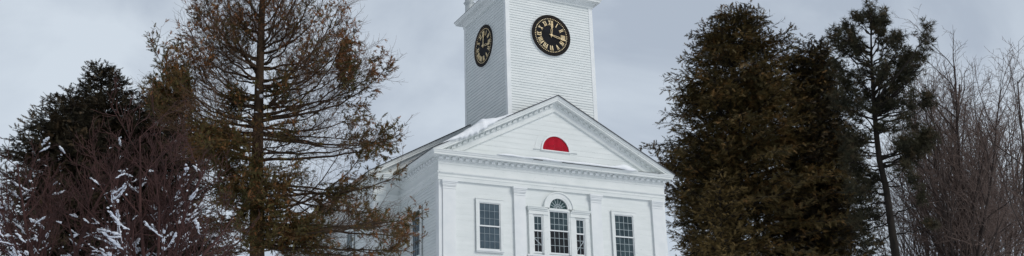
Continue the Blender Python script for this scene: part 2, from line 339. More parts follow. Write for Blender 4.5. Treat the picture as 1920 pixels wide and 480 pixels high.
# ---------------------------------------------------------------- windows
def window(F, u0, u1, z0, z1, cols, rup, rlow, glass, casing=.17, sill=True, glass_low=None, rail=None, name='window', mw=.018, cap=True):
    """glass opening u0..u1, z0..z1"""
    F0 = F; off = .03 if F is FR else .075
    F = lambda u, o, z: F0(u, o+off, z)
    m = MB(F); c = casing; o = .010
    m.box(u0-c, u0-.035, -.05, o, z0-.06, z1+c); m.box(u1+.035, u1+c, -.05, o, z0-.06, z1+c); m.box(u0-.035, u1+.035, -.05, o, z1+.035, z1+c)
    if cap: m.box(u0-c-.02, u1+c+.02, -.05, o+.022, z1+c, z1+c+.03)
    w_ = m.build(name, M['paint'], church)
    zr = rail if rail is not None else z0+(z1-z0)*rlow/(rup+rlow)
    s = MB(F); t = .028                                         # sashes
    for (a, b, d) in ((zr, z1, -.02), (z0, zr, -.045)):
        s.box(u0-.035, u0+.006, d-.03, d, a-.0, b+.0); s.box(u1-.006, u1+.035, d-.03, d, a, b)
    s.box(u0-.035, u1+.035, -.05, -.019, z1-.006, z1+.035); s.box(u0-.035, u1+.035, -.075, -.014, zr-.03, zr+.022); s.box(u0-.035, u1+.035, -.075, -.044, z0-.05, z0+.012)
    s.build('sash', M['trim'], w_)
    g_ = MB(F); g_.quad((u0-.02, -.042, zr), (u1+.02, -.042, zr), (u1+.02, -.042, z1+.02), (u0-.02, -.042, z1+.02), 0)
    g_.quad((u0-.02, -.066, z0-.02), (u1+.02, -.066, z0-.02), (u1+.02, -.066, zr), (u0-.02, -.066, zr), 1)
    g_.build('pane', [glass, glass_low or glass], w_)
    q = MB(F)
    for i in range(1, cols):
        u = u0+(u1-u0)*i/cols; q.box(u-mw/2, u+mw/2, -.05, -.026, zr, z1); q.box(u-mw/2, u+mw/2, -.072, -.05, z0, zr)
    for i in range(1, rup): z = zr+(z1-zr)*i/rup; q.box(u0, u1, -.052, -.028, z-mw/2, z+mw/2)
    for i in range(1, rlow): z = z0+(zr-z0)*i/rlow; q.box(u0, u1, -.074, -.052, z-mw/2, z+mw/2)
    q.build('muntin', M['muntin'] if glass not in (M['glass_a'], M['glass_d']) else M['muntinfaint'], w_)
    if sill:
        k = MB(F); k.box(u0-c-.02, u1+c+.02, -.05, .04, z0-.105, z0-.06); k.box(u0-c, u1+c, -.05, o-.004, z0-.15, z0-.105); k.build('sill', M['trim'], w_)
    return w_
window(FR, -3.769, -2.852, 6.36, 8.284, 4, 3, 3, M['glass_a'], rail=7.327)
window(FR, 2.852, 3.769, 6.36, 8.284, 4, 3, 3, M['glass_b'], rail=7.327)
# first-floor rows are below the picture; the same openings continue there
window(FR, -3.769, -2.852, 1.9, 4.0, 4, 3, 3, M['glass_a']); window(FR, 2.852, 3.769, 1.9, 4.0, 4, 3, 3, M['glass_b'])
# three-part window with fanlight
pal = window(FR, -.44, .44, 6.387, 8.184, 4, 3, 3, M['glass_b'], casing=.10, glass_low=M['glass_c'], sill=False, cap=False, rail=7.36)
m = MB(FR); m.box(-.475, .475, -.05, .048, 8.222, 8.325); 
m.ring(0, 8.336, .445, .53, -.05, .050, 0, math.pi, 48); m.ring(0, 8.336, .53, .68, -.05, .060, 0, math.pi, 48); m.ring(0, 8.336, .68, .735, -.05, .095, 0, math.pi, 48)
m.build('arch_casing', M['paint'], pal)
A = [math.pi*i/32 for i in range(33)]
m = MB(FR); m.poly([(.45*math.cos(a), -.04, 8.33+.45*math.sin(a)) for a in A]); m.build('fanlight_pane', M['glass_d'], pal)
m = MB(FR)
for i in range(1, 8):
    a = math.pi*i/8; ca, sa = math.cos(a), math.sin(a); h = .011
    m.prism([(.08*ca-h*sa, 8.336+.08*sa+h*ca), (.08*ca+h*sa, 8.336+.08*sa-h*ca), (.45*ca+h*sa, 8.336+.45*sa-h*ca), (.45*ca-h*sa, 8.336+.45*sa+h*ca)], -.04, -.02)
m.ring(0, 8.336, .075, .10, -.04, -.015, 0, math.pi, 16); m.ring(0, 8.336, .19, .21, -.04, -.018, 0, math.pi, 24)
m.build('fanlight_muntin', M['muntin'], pal)
m = MB(FR); m.box(-1.62, 1.62, -.05, .10, 6.19, 6.25); m.box(-1.56, 1.56, -.05, .05, 6.08, 6.19); m.build('sill', M['trim'], pal)
for s in (-1, 1):
    u0, u1 = sorted((s*.856, s*1.215))
    sw = window(FR, u0, u1, 6.387, 7.907, 2, 2, 3, M['glass_b'] if s < 0 else M['glass_b'], casing=.075, glass_low=M['glass_c'], sill=False, cap=False, mw=.02)
    m = MB(FR)
    for a, b, o in ((1.295, 1.49, .06), (.545, .775, .055)): x0, x1 = sorted((s*a, s*b)); m.box(x0, x1, -.05, o, 6.25, 8.0)
    m.build('jamb_pilaster', M['paint'], sw)
    m = MB(FR)
    for z0, z1, o, a, b in ((8.0, 8.05, .085, .54, 1.51), (8.05, 8.17, .065, .55, 1.49), (8.17, 8.235, .10, .56, 1.53), (8.235, 8.29, .14, .60, 1.56), (8.29, 8.325, .16, .74, 1.58)):
        x0, x1 = sorted((s*a, s*b)); m.box(x0, x1, -.05, o, z0, z1)
    m.build('head_moulding', M['paint'], sw)
    m = MB(FR); z0, z1 = 6.55, 6.98                                # brace seen behind the glass
    if s < 0: m.prism([(u0, z1-.02), (u0+.02, z1), (u1, z0+.14), (u1-.02, z0+.12)], -.0355, -.028)
    else: m.prism([(u0, z0), (u0+.02, z0-.02), (u1, z1-.02), (u1-.02, z1)], -.0355, -.028)
    m.build('cord', M['muntin'], sw)
window(LF(-W), 1.95, 2.86, 6.36, 8.30, 4, 3, 3, M['glass_a'], casing=.14)
for y in (7.22, 11.6, 16.0): window(LF(-WM), y, y+.86, 6.36, 8.35, 4, 3, 3, M['glass_d'], casing=.14, rail=7.40)
window(RF(W), 1.95, 2.86, 6.36, 8.30, 4, 3, 3, M['glass_b'], casing=.14)

# ---------------------------------------------------------------- tower
T, TY0 = 2.29, .04; TY1 = TY0+2*T; TYC = TY0+T; ZTT = 18.30
tower = MB(); tz0 = 11.3
for F, a, b, st_ in ((FY(TY0), -T, T, .122), (BY(TY1), -T, T, .122), (LF(-T), TY0, TY1, .15), (RF(T), TY0, TY1, .15)):
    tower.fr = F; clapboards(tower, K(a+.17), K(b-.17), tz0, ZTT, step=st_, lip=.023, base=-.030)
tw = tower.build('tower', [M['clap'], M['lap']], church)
for sx in (-1, 1):
    for sy in (0, 1):
        m = MB(); x0, x1 = sorted((sx*T, sx*(T-.20))); y0, y1 = (TY0, TY0+.2) if sy == 0 else (TY1-.2, TY1)
        m.box(x0, x1, y0, y1, tz0, ZTT); m.build('corner_board', M['trim'], tw)
TP = [(-.05, 18.22), (.03, 18.22), (.03, 18.33), (.06, 18.36), (.10, 18.38), (.12, 18.42), (.31, 18.47), (.31, 18.54), (.34, 18.56), (.37, 18.62), (.37, 18.65), (-.2, 18.74)]
m = MB(); cor = [(-T, TY1), (-T, TY0), (T, TY0), (T, TY1), (-T, TY1), (-T, TY0)]
# closed loop sweep via mitred square
rows = []
for o, z in TP: rows.append([(-T-o, TY1+o, z), (-T-o, TY0-o, z), (T+o, TY0-o, z), (T+o, TY1+o, z), (-T-o, TY1+o, z)])
for k in range(len(rows)-1): m.strip(rows[k], rows[k+1], 1 if k == 9 else 0)
m.quad((-T-.0, TY0, 18.70), (T, TY0, 18.70), (T, TY1, 18.70), (-T, TY1, 18.70))
m.build('cornice', [M['paint'], M['drip_shade']], tw)
for sx in (-1, 1):
    for yy in (TY0+.02, TY1-.02):
        m = MB(); c = (sx*(T-.26), yy+(.10 if yy < T else -.10))
        def octa(r, z): return [(c[0]+r*math.cos(R_(22.5+45*i)), c[1]+r*math.sin(R_(22.5+45*i)), z) for i in range(9)]
        pr_ = [(.26, 18.70), (.26, 18.85), (.215, 18.88), (.21, 19.50), (.235, 19.52), (.26, 19.58), (.29, 19.60), (.29, 19.63), (.22, 19.66), (.20, 20.3), (.27, 20.34), (.27, 20.4), (.02, 20.7)]
        R0 = [octa(r, z) for r, z in pr_]
        for k in range(len(R0)-1): m.strip(R0[k], R0[k+1])
        m.build('corner_post', M['grime'], tw)
m = MB()
for z in (19.0, 19.72):
    m.box(-T+.3, T-.3, TY0+.28, TY0+.31, z, z+.03); m.box(-T+.3, T-.3, TY1-.31, TY1-.28, z, z+.03); m.box(-T+.26, -T+.29, TY0+.3, TY1-.3, z, z+.03); m.box(T-.29, T-.26, TY0+.3, TY1-.3, z, z+.03)
m.build('railing', M['grime'], tw)

# clocks
def clock(F, uc, zc, rad, flip=1):
    G = lambda u, o, z: F(uc+flip*u*rad, o, zc+z*rad)
    m = MB(G); P = [(.93*math.cos(i*math.pi/36), .93*math.sin(i*math.pi/36)) for i in range(72)]
    m.poly([(x, .035, y) for x, y in P]); ck = m.build('clock', M['black'], church)
    m = MB(G); m.ring(0, 0, .895, 1.0, -.02, .065, n=96, mi=0, mi_in=1); m.build('clock_rim', [M['rim'], M['wood']], ck)
    m = MB(G); m.ring(0, 0, 1.0, 1.022, -.02, .03, n=96); m.build('outer_trim', M['trim'], ck)
    def bar(m, x0, y0, x1, y1, w0, w1=None, o0=.036, o1=.05):
        w1 = w0 if w1 is None else w1; d = math.hypot(x1-x0, y1-y0); nx_, ny_ = -(y1-y0)/d, (x1-x0)/d
        m.prism([(x0+nx_*w0/2, y0+ny_*w0/2), (x0-nx_*w0/2, y0-ny_*w0/2), (x1-nx_*w1/2, y1-ny_*w1/2), (x1+nx_*w1/2, y1+ny_*w1/2)], o0, o1)
    m = MB(G)
    for k in range(60):
        a = R_(6*k); r0, r1 = .795, .835; s_ = .014 if k % 5 else .019
        bar(m, r0*math.sin(a), r0*math.cos(a), r1*math.sin(a), r1*math.cos(a), 2*s_)
    m.build('minute_marks', M['gold'], ck)
    NUM = {0: 'XII', 1: 'I', 2: 'II', 3: 'III', 4: 'IV', 5: 'V', 6: 'VI', 7: 'VII', 8: 'VIII', 9: 'IX', 10: 'X', 11: 'XI'}
    wd = {'I': .064, 'V': .125, 'X': .128}
    m = MB(G)
    for k, tx in NUM.items():
        a = R_(30*k); ca, sa = math.cos(a), math.sin(a)
        def TT(s_, t_): return (s_*ca+t_*sa, -s_*sa+t_*ca)
        tot = sum(wd[c] for c in tx); s0 = -tot/2; ra, rb = .50, .735
        def st(p, q, w_): a_, b_ = TT(*p), TT(*q); bar(m, *a_, *b_, w_)
        for c in tx:
            x0, x1 = s0, s0+wd[c]; mid = (x0+x1)/2
            if c == 'I': st((mid, ra), (mid, rb), .031); st((x0+.006, ra+.006), (x1-.006, ra+.006), .012); st((x0+.006, rb-.006), (x1-.006, rb-.006), .012)
            elif c == 'V': st((x0+.022, rb), (mid, ra), .034); st((x1-.022, rb), (mid+.008, ra), .016); st((x0, rb-.006), (x0+.06, rb-.006), .012); st((x1-.055, rb-.006), (x1, rb-.006), .012)
            else: st((x0+.022, rb), (x1-.022, ra), .034); st((x1-.022, rb), (x0+.022, ra), .016); [st((q-.03, z_), (q+.03, z_), .012) for q in (x0+.026, x1-.026) for z_ in (ra+.006, rb-.006)]
            s0 += wd[c]
    m.build('numerals', M['gold'], ck)
    def hand(name, deg, L, o):
        a = R_(deg); sa, ca = math.sin(a), math.cos(a); m = MB(G)
        def q(s_, t_): return (s_*ca+t_*sa, -s_*sa+t_*ca)
        def b2(p, r_, w0, w1): m_ = (q(*p), q(*r_)); bar(m, *m_[0], *m_[1], w0, w1, o, o+.014)
        b2((0, -.10), (0, .05), .03, .045)
        for s_ in (-1, 1):                                       # open fretted blade
            b2((s_*.018, .04), (s_*.042, L*.45), .016, .016); b2((s_*.042, L*.45), (s_*.012, L*.62), .016, .018)
            b2((s_*.012, L*.60), (s_*.05, L*.72), .018, .02); b2((s_*.05, L*.72), (0, L), .022, .010)
        b2((0, L*.60), (0, L), .034, .012); m.ring(0, 0, 0.001, .05, o-.01, o+.022, n=16)
        m.build(name, M['gold'], ck)
    hand('hour_hand', 6.5, .60, .060); hand('minute_hand', 103, .80, .080)
    return ck
clock(FY(TY0), 0, 16.472, 1.0)
clock(LF(-T), TYC, 16.472, 1.0, flip=-1)

# ---------------------------------------------------------------- snow on the church
def snow_ridge(name, pts, wy, th, Yc, label, seed, droop=None, parent=None):
    """lumpy snow along the polyline pts [(x,z)], section half width wy about Yc, thickness th(t), droop(t) over the front edge"""
    rr = np.random.default_rng(seed); n = 90; m = MB()
    P = np.array(pts); t = np.linspace(0, 1, n); seg = np.linspace(0, 1, len(P)); X = np.interp(t, seg, P[:, 0]); Z = np.interp(t, seg, P[:, 1])
    nz_ = 1.6*np.convolve(rr.normal(0, 1, n+20), np.hanning(13)/6, 'same')[10:-10]; nf = 1.3*np.convolve(rr.normal(0, 1, n+20), np.hanning(7)/3, 'same')[10:-10]
    rows = []
    for i in range(n):
        e_ = min(1, 9*t[i], 9*(1-t[i]))**.5; h = th(t[i])*e_*(1+.22*nz_[i])+.002; dr = (droop(t[i]) if droop else .03)*e_*(1+.35*nf[i]); fy = Yc-wy*(.9+.1*nz_[i])
        rows.append([(X[i], Yc+wy, Z[i]+.004), (X[i], Yc+wy*.8, Z[i]+h*.7), (X[i], Yc+wy*.2, Z[i]+h), (X[i], Yc-wy*.5, Z[i]+h*.95), (X[i], fy-.03*e_, Z[i]+h*.55), (X[i], fy-.06*e_, Z[i]-dr*.4), (X[i], fy-.035*e_, Z[i]-dr), (X[i], fy+.01, Z[i]-dr*.9), (X[i], fy+.03, Z[i]-.005)])
    for a, b in zip(rows[:-1], rows[1:]): m.strip(a, b)
    m.poly(rows[0]); m.poly(rows[-1])
    o = m.build(name, M['snow'], None, smooth=True)
    thing(o, label, 'snow'); return o
zr_ = lambda x: ZA+.055-SL*abs(x)
bumpf = lambda c, w_: (lambda t: math.exp(-((t-c)/w_)**2))
d1 = bumpf(.52, .26); d2 = bumpf(.42, .2)
snow_ridge('roof_snow', [(-5.6, zr_(-5.6)), (-2.15, zr_(-2.15))], .24, lambda t: .05+.22*d1(t), -.21, 'thick snow slab sagging over the left slope of the pediment beside the tower', 5, lambda t: .03+.22*d2(t))
snow_ridge('roof_snow', [(-1.25, zr_(-1.25)), (-.02, zr_(-.02))], .20, lambda t: .035, -.22, 'thin snow line just left of the peak of the pediment', 8, lambda t: .01)
th2 = lambda t: .105+.025*math.sin(t*23)+.13*math.exp(-((t-.93)/.07)**2)
snow_ridge('ledge_snow', [(-3.1, 10.345), (3.95, 10.345)], .15, th2, -.285, 'long thin strip of snow on the ledge under the red fan window', 11, lambda t: .012+.07*math.exp(-((t-.95)/.05)**2))

# ================================================================== trees
def at(px, py, D):
    r = (px-960)/FPX*CR+(240-py)/FPX*CU+_f; r = r/math.hypot(r[0], r[1]); return CAM+r*D
def tubes(name, S, m, parent, sides=3):
    """S: array (n,8) p0 p1 r0 r1"""
    S = np.asarray(S, float); p0, p1, r0, r1 = S[:, :3], S[:, 3:6], S[:, 6], S[:, 7]
    d = p1-p0; L = np.linalg.norm(d, axis=1)+1e-9; d = d/L[:, None]
    ref = np.where(np.abs(d[:, 2:3]) > .9, np.array([[1., 0, 0]]), np.array([[0, 0, 1.]]))
    a = np.cross(d, ref); a /= np.linalg.norm(a, axis=1)[:, None]; b = np.cross(d, a)
    V = []
    for p, r in ((p0, r0), (p1+d*(r1*.4)[:, None], r1)):
        for k in range(sides):
            th = 2*math.pi*k/sides; V.append(p+r[:, None]*(a*math.cos(th)+b*math.sin(th)))
    V = np.stack(V, 1); n = len(S); base = (np.arange(n)*2*sides)[:, None]
    F = np.concatenate([base+np.array([[k, (k+1) % sides, sides+(k+1) % sides, sides+k]]) for k in range(sides)], 0)
    return np_mesh(name, V.reshape(-1, 3), F, m, parent, smooth=sides > 4)
def loft(name, P, Rr, m, parent, sides=10, seed=0):
    """one continuous trunk surface"""
    rr = np.random.default_rng(seed); P = np.array(P, float); n = len(P); V = []
    ph = rr.uniform(0, 6.28, 3)
    for i in range(n):
        for k in range(sides):
            th = 2*math.pi*k/sides; f = 1+.10*math.sin(3*th+ph[0])+.06*math.sin(5*th+ph[1]+i*.4)
            V.append(P[i]+Rr[i]*f*np.array([math.cos(th), math.sin(th), 0]))
    idx = np.arange(n*sides).reshape(n, sides); nx_ = np.roll(idx, -1, 1)
    F = np.stack([idx[:-1], nx_[:-1], nx_[1:], idx[1:]], -1).reshape(-1, 4)
    return np_mesh(name, V, F, m, parent, smooth=True)

def spray_template(kind, rr):
    T_ = []
    if kind == 'hemlock':                       # flat feathery frond, unit length along x
        n = 6
        for i in range(n):
            x = .08+.80*i/n; l = .40*(1-.65*i/n)*rr.uniform(.7, 1.2)
            for s in (-1, 1):
                a = R_(rr.uniform(38, 62)); tip = (x+l*math.cos(a), s*l*math.sin(a), rr.uniform(-.08, .03)); w_ = .085
                T_.append(((x-w_*.6, 0, 0), (x+w_, 0, 0), tip))
        T_.append(((.6, -.04, 0), (.6, .04, 0), (1.05, rr.uniform(-.1, .1), -.04)))
    else:                                       # pine tuft: needles spread round the tip
        for i in range(12):
            a = rr.uniform(0, 6.28); el = rr.uniform(-.2, 1.0); b = rr.uniform(0, .35); L = rr.uniform(.6, 1.0)
            d = (math.sin(el)*1.0, math.cos(el)*math.cos(a), math.cos(el)*math.sin(a)); p = (b, 0, 0); w_ = .055
            q = (-d[1]*w_, d[0]*w_, 0)
            T_.append(((p[0]-q[0], p[1]-q[1], p[2]), (p[0]+q[0], p[1]+q[1], p[2]+.02), (p[0]+d[0]*L, d[1]*L, d[2]*L)))
    return np.array(T_)
def sprays(name, pos, dr, size, kind, m, parent, seed, mi=None):
    rr = np.random.default_rng(seed); pr = random.Random(seed); n = len(pos)
    pos = np.array(pos); dr = np.array(dr); size = np.array(size)
    d = dr/(np.linalg.norm(dr, axis=1)[:, None]+1e-9)
    up = np.array([0, 0, 1.])+rr.normal(0, .45, (n, 3)); y = np.cross(up, d); y /= np.linalg.norm(y, axis=1)[:, None]+1e-9; z = np.cross(d, y)
    Vs = []; MI = []; which = rr.integers(0, 5, n)
    for k in range(5):
        T_ = spray_template(kind, pr); s = which == k; q = size[s][:, None, None, None]
        V = pos[s][:, None, None, :]+q*(T_[None, :, :, 0:1]*d[s][:, None, None, :]+T_[None, :, :, 1:2]*y[s][:, None, None, :]+T_[None, :, :, 2:3]*z[s][:, None, None, :])
        Vs.append(V.reshape(-1, 3))
        if mi is not None: MI.append(np.repeat(np.asarray(mi)[s], len(T_)))
    V = np.concatenate(Vs); F = np.arange(len(V)).reshape(-1, 3)
    return np_mesh(name, V, F, m, parent, mi=np.concatenate(MI) if mi is not None else None)

def curve(p, d, L, n, rr, wig, trop, up=np.array([0, 0, 1.])):
    pts = [p]; d = d/np.linalg.norm(d)
    for i in range(n):
        d = d+rr.normal(0, wig, 3)+up*trop/n; d = d/np.linalg.norm(d); pts.append(pts[-1]+d*L/n)
    return pts
def perp(d, az):
    r = np.array([0, 0, 1.]) if abs(d[2]) < .9 else np.array([1., 0, 0]); a = np.cross(d, r); a /= np.linalg.norm(a); b = np.cross(d, a)
    return a*math.cos(az)+b*math.sin(az)

def unit(a): return a/(np.linalg.norm(a, axis=-1, keepdims=True)+1e-9)
def vcurve(P, Dv, L, n, rr, wig, trop):
    P = np.asarray(P, float); d = unit(np.asarray(Dv, float)); L = np.asarray(L, float)[:, None]; out = [P]
    for i in range(n):
        d = d+rr.normal(0, wig, d.shape); d[:, 2] += trop/n; d = unit(d); out.append(out[-1]+d*L/n)
    return np.stack(out, 1)
def vperp(d, az):
    r = np.where(np.abs(d[:, 2:3]) < .9, np.array([[0, 0, 1.]]), np.array([[1., 0, 0]])); a = unit(np.cross(d, r)); b = np.cross(d, a)
    return a*np.cos(az)[:, None]+b*np.sin(az)[:, None]
def vpick(pts, cnt, rr, t0=.15):
    """cnt[i] places spread along each polyline: index, parameter, point, direction"""
    n = pts.shape[1]-1; cnt = np.asarray(cnt, int); idx = np.repeat(np.arange(len(cnt)), cnt); q = np.arange(len(idx))-np.repeat(np.cumsum(cnt)-cnt, cnt)
    t = t0+(1-t0)*(q+rr.uniform(0, 1, len(idx)))/cnt[idx]; k = np.minimum((t*n).astype(int), n-1); a = pts[idx, k]; b = pts[idx, k+1]
    return idx, t, a+(b-a)*(t*n-k)[:, None], unit(b-a), q
def vsegs(pts, r0, r1):
    n = pts.shape[1]-1; r0 = np.broadcast_to(r0, (len(pts),)); r1 = np.broadcast_to(r1, (len(pts),)); out = []
    for k in range(n):
        out.append(np.concatenate([pts[:, k], pts[:, k+1], (r0+(r1-r0)*k/n)[:, None], (r0+(r1-r0)*(k+1)/n)[:, None]], 1))
    return np.concatenate(out)

def conifer(name, label, cat, D, prof, trunk_r, seed, leaf, bark='bark', kind='hemlock', nb=150, spr=.34, dens=1.0, rise=.15, group=None, extra=None, zlow=None, gap=.0, ytop_trunk=None, flat=.5, drop=.0, clump=0.0, secs=9, layer=0):
    """prof: (y, xleft, xtrunk, xright) rows in photo pixels, top first, read at distance D"""
    rr = np.random.default_rng(seed); prof = np.array(prof, float)
    er = _r.copy()
    bx, by = at(prof[-1][2], prof[-1][0], D)[:2]; er = np.array([-(by-CAM[1]), bx-CAM[0], 0.]); er /= -np.linalg.norm(er)
    tz, tl, trr, tu = [], [], [], []; base = at(prof[-1][2], prof[-1][0], D)
    for y, xl, xt, xr in prof:
        c = at(xt, y, D); l = at(xl, y, D); r = at(xr, y, D); tz.append(c[2]); tu.append(np.dot(c-base, er)); tl.append(np.linalg.norm((c-l)[:2])); trr.append(np.linalg.norm((r-c)[:2]))
    o = np.argsort(tz); tz, tl, trr, tu = [np.array(q)[o] for q in (tz, tl, trr, tu)]
    gz = float(terr(base[0], base[1])); top = tz[-1]; zb = tz[0]
    axis = lambda z: np.array([base[0]+er[0]*np.interp(z, tz, tu), base[1]+er[1]*np.interp(z, tz, tu), z])
    H = top-gz; root = empty(name, (base[0], base[1], gz)); thing(root, label, cat, group)
    inv = np.array([base[0], base[1], gz])
    ztop = top-.1
    zs = np.linspace(gz-.2, ztop, 26); slope0 = (tu[1]-tu[0])/(tz[1]-tz[0]) if len(tz) > 1 else 0
    def ax(z):
        a = axis(z)
        if z < zb: a[:2] += er[:2]*slope0*(z-zb)
        return a
    rad = lambda z: trunk_r*max(.04, (ztop-z)/(ztop-zb))**.8 if z > zb else trunk_r*(1+.25*(zb-z)/max(zb-gz, .1))
    loft('trunk', [ax(z)-inv for z in zs], [rad(z) for z in zs], M[bark], root, seed=seed)
    zl = zb-1.0 if zlow is None else zlow
    hs = np.sort(rr.uniform(0, 1, nb))**.9; hs = zl+(top-.15-zl)*hs; wh = layer*spr; hs = np.clip(np.round(hs/wh)*wh+rr.normal(0, .2*wh, nb), zl, top-.15) if layer else hs; B0, BD, BL, BR, BH, BS, BT = [], [], [], [], [], [], []
    for i, h in enumerate(hs):
        az = i*2.39996+rr.normal(0, .3); dh = er*math.cos(az)+np.cross(np.array([0, 0, 1.]), er)*math.sin(az); s = math.cos(az)
        Ll, Lr = np.interp(h, tz, tl), np.interp(h, tz, trr); av = (Ll+Lr)/2; L = max(.12, (av+((Lr if s > 0 else Ll)-av)*abs(s))*rr.uniform(.70, 1.12))
        rs = rise+rr.normal(0, .08)+.5*max(0, (h-zb)/(top-zb)-.7); st = ax(max(h-rs*L, gz+.5))
        B0.append(st-inv); BD.append(dh+np.array([0, 0, rs*1.5])); BL.append(L*1.03); BR.append(max(.008, min(.012*L+.006, rad(st[2])*.6))); BH.append(h); BS.append(s); BT.append(rs)
    BL = np.array(BL); BR = np.array(BR); BH = np.array(BH); BS = np.array(BS); n = 7
    P1 = vcurve(B0, BD, BL, n, rr, .05, -float(np.mean(BT))-drop); S = [vsegs(P1, BR+.004, .004)]
    idx, t, p, bd, q = vpick(P1, (secs*BL**.75*dens).astype(int)+3, rr, .14)
    sd = unit(np.cross(np.array([[0, 0, 1.]]), bd)); side = np.where(q % 2 == 0, 1, -1)[:, None]; L1 = BL[idx]
    l2 = (L1*.42*(1.08-t)+.16)*rr.uniform(.6, 1.15, len(t)); d2 = bd*.75+sd*side*.8; d2[:, 2] += rr.normal(.02, .28*flat+.1, len(t))
    P2 = vcurve(p, d2, l2, 3, rr, .09, -.1-drop); S.append(vsegs(P2, .010, .004))
    keep = ~((rr.uniform(0, 1, nb) < gap)[idx] & (rr.uniform(0, 1, len(t)) < .75))
    cnt = np.where(keep, np.maximum(2, (l2/spr*3.4*dens).astype(int)), 0); i3, t3, p3, d3, _ = vpick(P2, cnt, rr, .0)
    d3 = d3+rr.normal(0, .45, d3.shape)
    if kind == 'pine': d3 = d3*.6+np.array([[0, 0, .55]])
    SS = spr*rr.uniform(.55, 1.15, len(p3))*np.where(l2[i3] > .5, 1, .8)
    MI = (rr.uniform(0, 1, len(p3)) < extra).astype(int) if extra else np.zeros(len(p3), int)
    tubes('branches', np.concatenate(S), M[bark], root)
    sprays('foliage', p3, d3, SS, kind, [M[q] for q in (leaf if isinstance(leaf, tuple) else (leaf, leaf))], root, seed+1, MI)
    return root, inv, er

# --- left dark evergreens
conifer('evergreen_tree', 'dark evergreen with a thin spiky top behind the snowy shrub, tallest at the left edge', 'evergreen tree', 33,
        [(112, 182, 190, 198), (124, 166, 190, 214), (145, 156, 190, 232), (168, 138, 190, 258), (190, 112, 190, 290), (215, 95, 190, 318), (260, 80, 190, 330), (330, 80, 190, 330), (480, 60, 190, 345)], .16, 21, 'leafdark', nb=290, spr=.28, rise=.32, dens=1.05)
conifer('evergreen_tree', 'low bushy evergreen at the far left whose drooping side bough sticks out', 'evergreen tree', 31,
        [(168, 120, 132, 144), (180, 86, 132, 165), (200, 70, 132, 185), (220, 40, 132, 200), (245, 10, 132, 210), (300, -15, 134, 215), (380, -50, 134, 225), (480, -80, 134, 235)], .13, 22, 'leafdark', nb=230, spr=.27, rise=.36, dens=1.05)
conifer('evergreen_tree', 'dark evergreen filling the gap left of the tall half bare hemlock trunk', 'evergreen tree', 34,
        [(172, 282, 300, 316), (186, 250, 300, 335), (220, 235, 300, 360), (260, 235, 300, 385), (310, 225, 300, 405), (380, 215, 300, 425), (480, 200, 300, 430)], .16, 23, 'leafdeep', nb=230, spr=.28, rise=.25, dens=1.05)
# --- right group
conifer('hemlock_tree', 'massive bronze green hemlock right beside the church, widest tree in view', 'hemlock tree', 56,
        [(8, 1368, 1376, 1386), (20, 1342, 1376, 1416), (42, 1312, 1376, 1456), (70, 1288, 1376, 1496), (105, 1274, 1376, 1514), (150, 1252, 1376, 1524), (190, 1245, 1376, 1520), (225, 1226, 1376, 1545), (262, 1212, 1376, 1570), (300, 1205, 1376, 1590), (350, 1225, 1376, 1605), (420, 1230, 1376, 1615), (480, 1235, 1376, 1620)], .38, 31, ('leafbrown', 'leafgold'), nb=330, spr=.44, rise=.22, gap=.14, dens=1.0, extra=.05, secs=8, flat=.25, layer=2.0)
conifer('hemlock_tree', 'young golden brown hemlock in front of the massive one, low beside the church corner', 'hemlock tree', 51,
        [(312, 1342, 1350, 1358), (335, 1325, 1350, 1378), (360, 1308, 1350, 1405), (400, 1300, 1350, 1420), (440, 1290, 1350, 1430), (480, 1285, 1350, 1440)], .10, 37, 'leafgold', nb=80, spr=.42, rise=.2, dens=.8)
conifer('evergreen_tree', 'dark narrow evergreen with a blunt top between the massive hemlock and the pine', 'evergreen tree', 58,
        [(68, 1496, 1520, 1545), (76, 1470, 1520, 1562), (96, 1456, 1524, 1578), (150, 1475, 1524, 1592), (220, 1460, 1524, 1625), (300, 1450, 1524, 1648), (400, 1440, 1524, 1672), (480, 1430, 1524, 1685)], .24, 33, ('leafdark', 'leafbrown'), nb=380, spr=.46, rise=.42, extra=.35, dens=1.0, secs=8)

# --- trees with hand placed limbs
def plane_frame(D, px, py):
    b = at(px, py, D); er = np.array([-(b[1]-CAM[1]), b[0]-CAM[0], 0.]); er /= -np.linalg.norm(er[:2]); ed = np.cross(np.array([0, 0, 1.]), er)
    nrm = ed
    def P(x, y, dep=0.0):
        """point of the tree: ray through the photo pixel met with the tree's own vertical plane, then moved in depth"""
        r = (x-960)/FPX*CR+(240-y)/FPX*CU+_f; t = np.dot(b-CAM, nrm)/np.dot(r, nrm); return CAM+r*t+ed*dep
    return b, er, ed, P

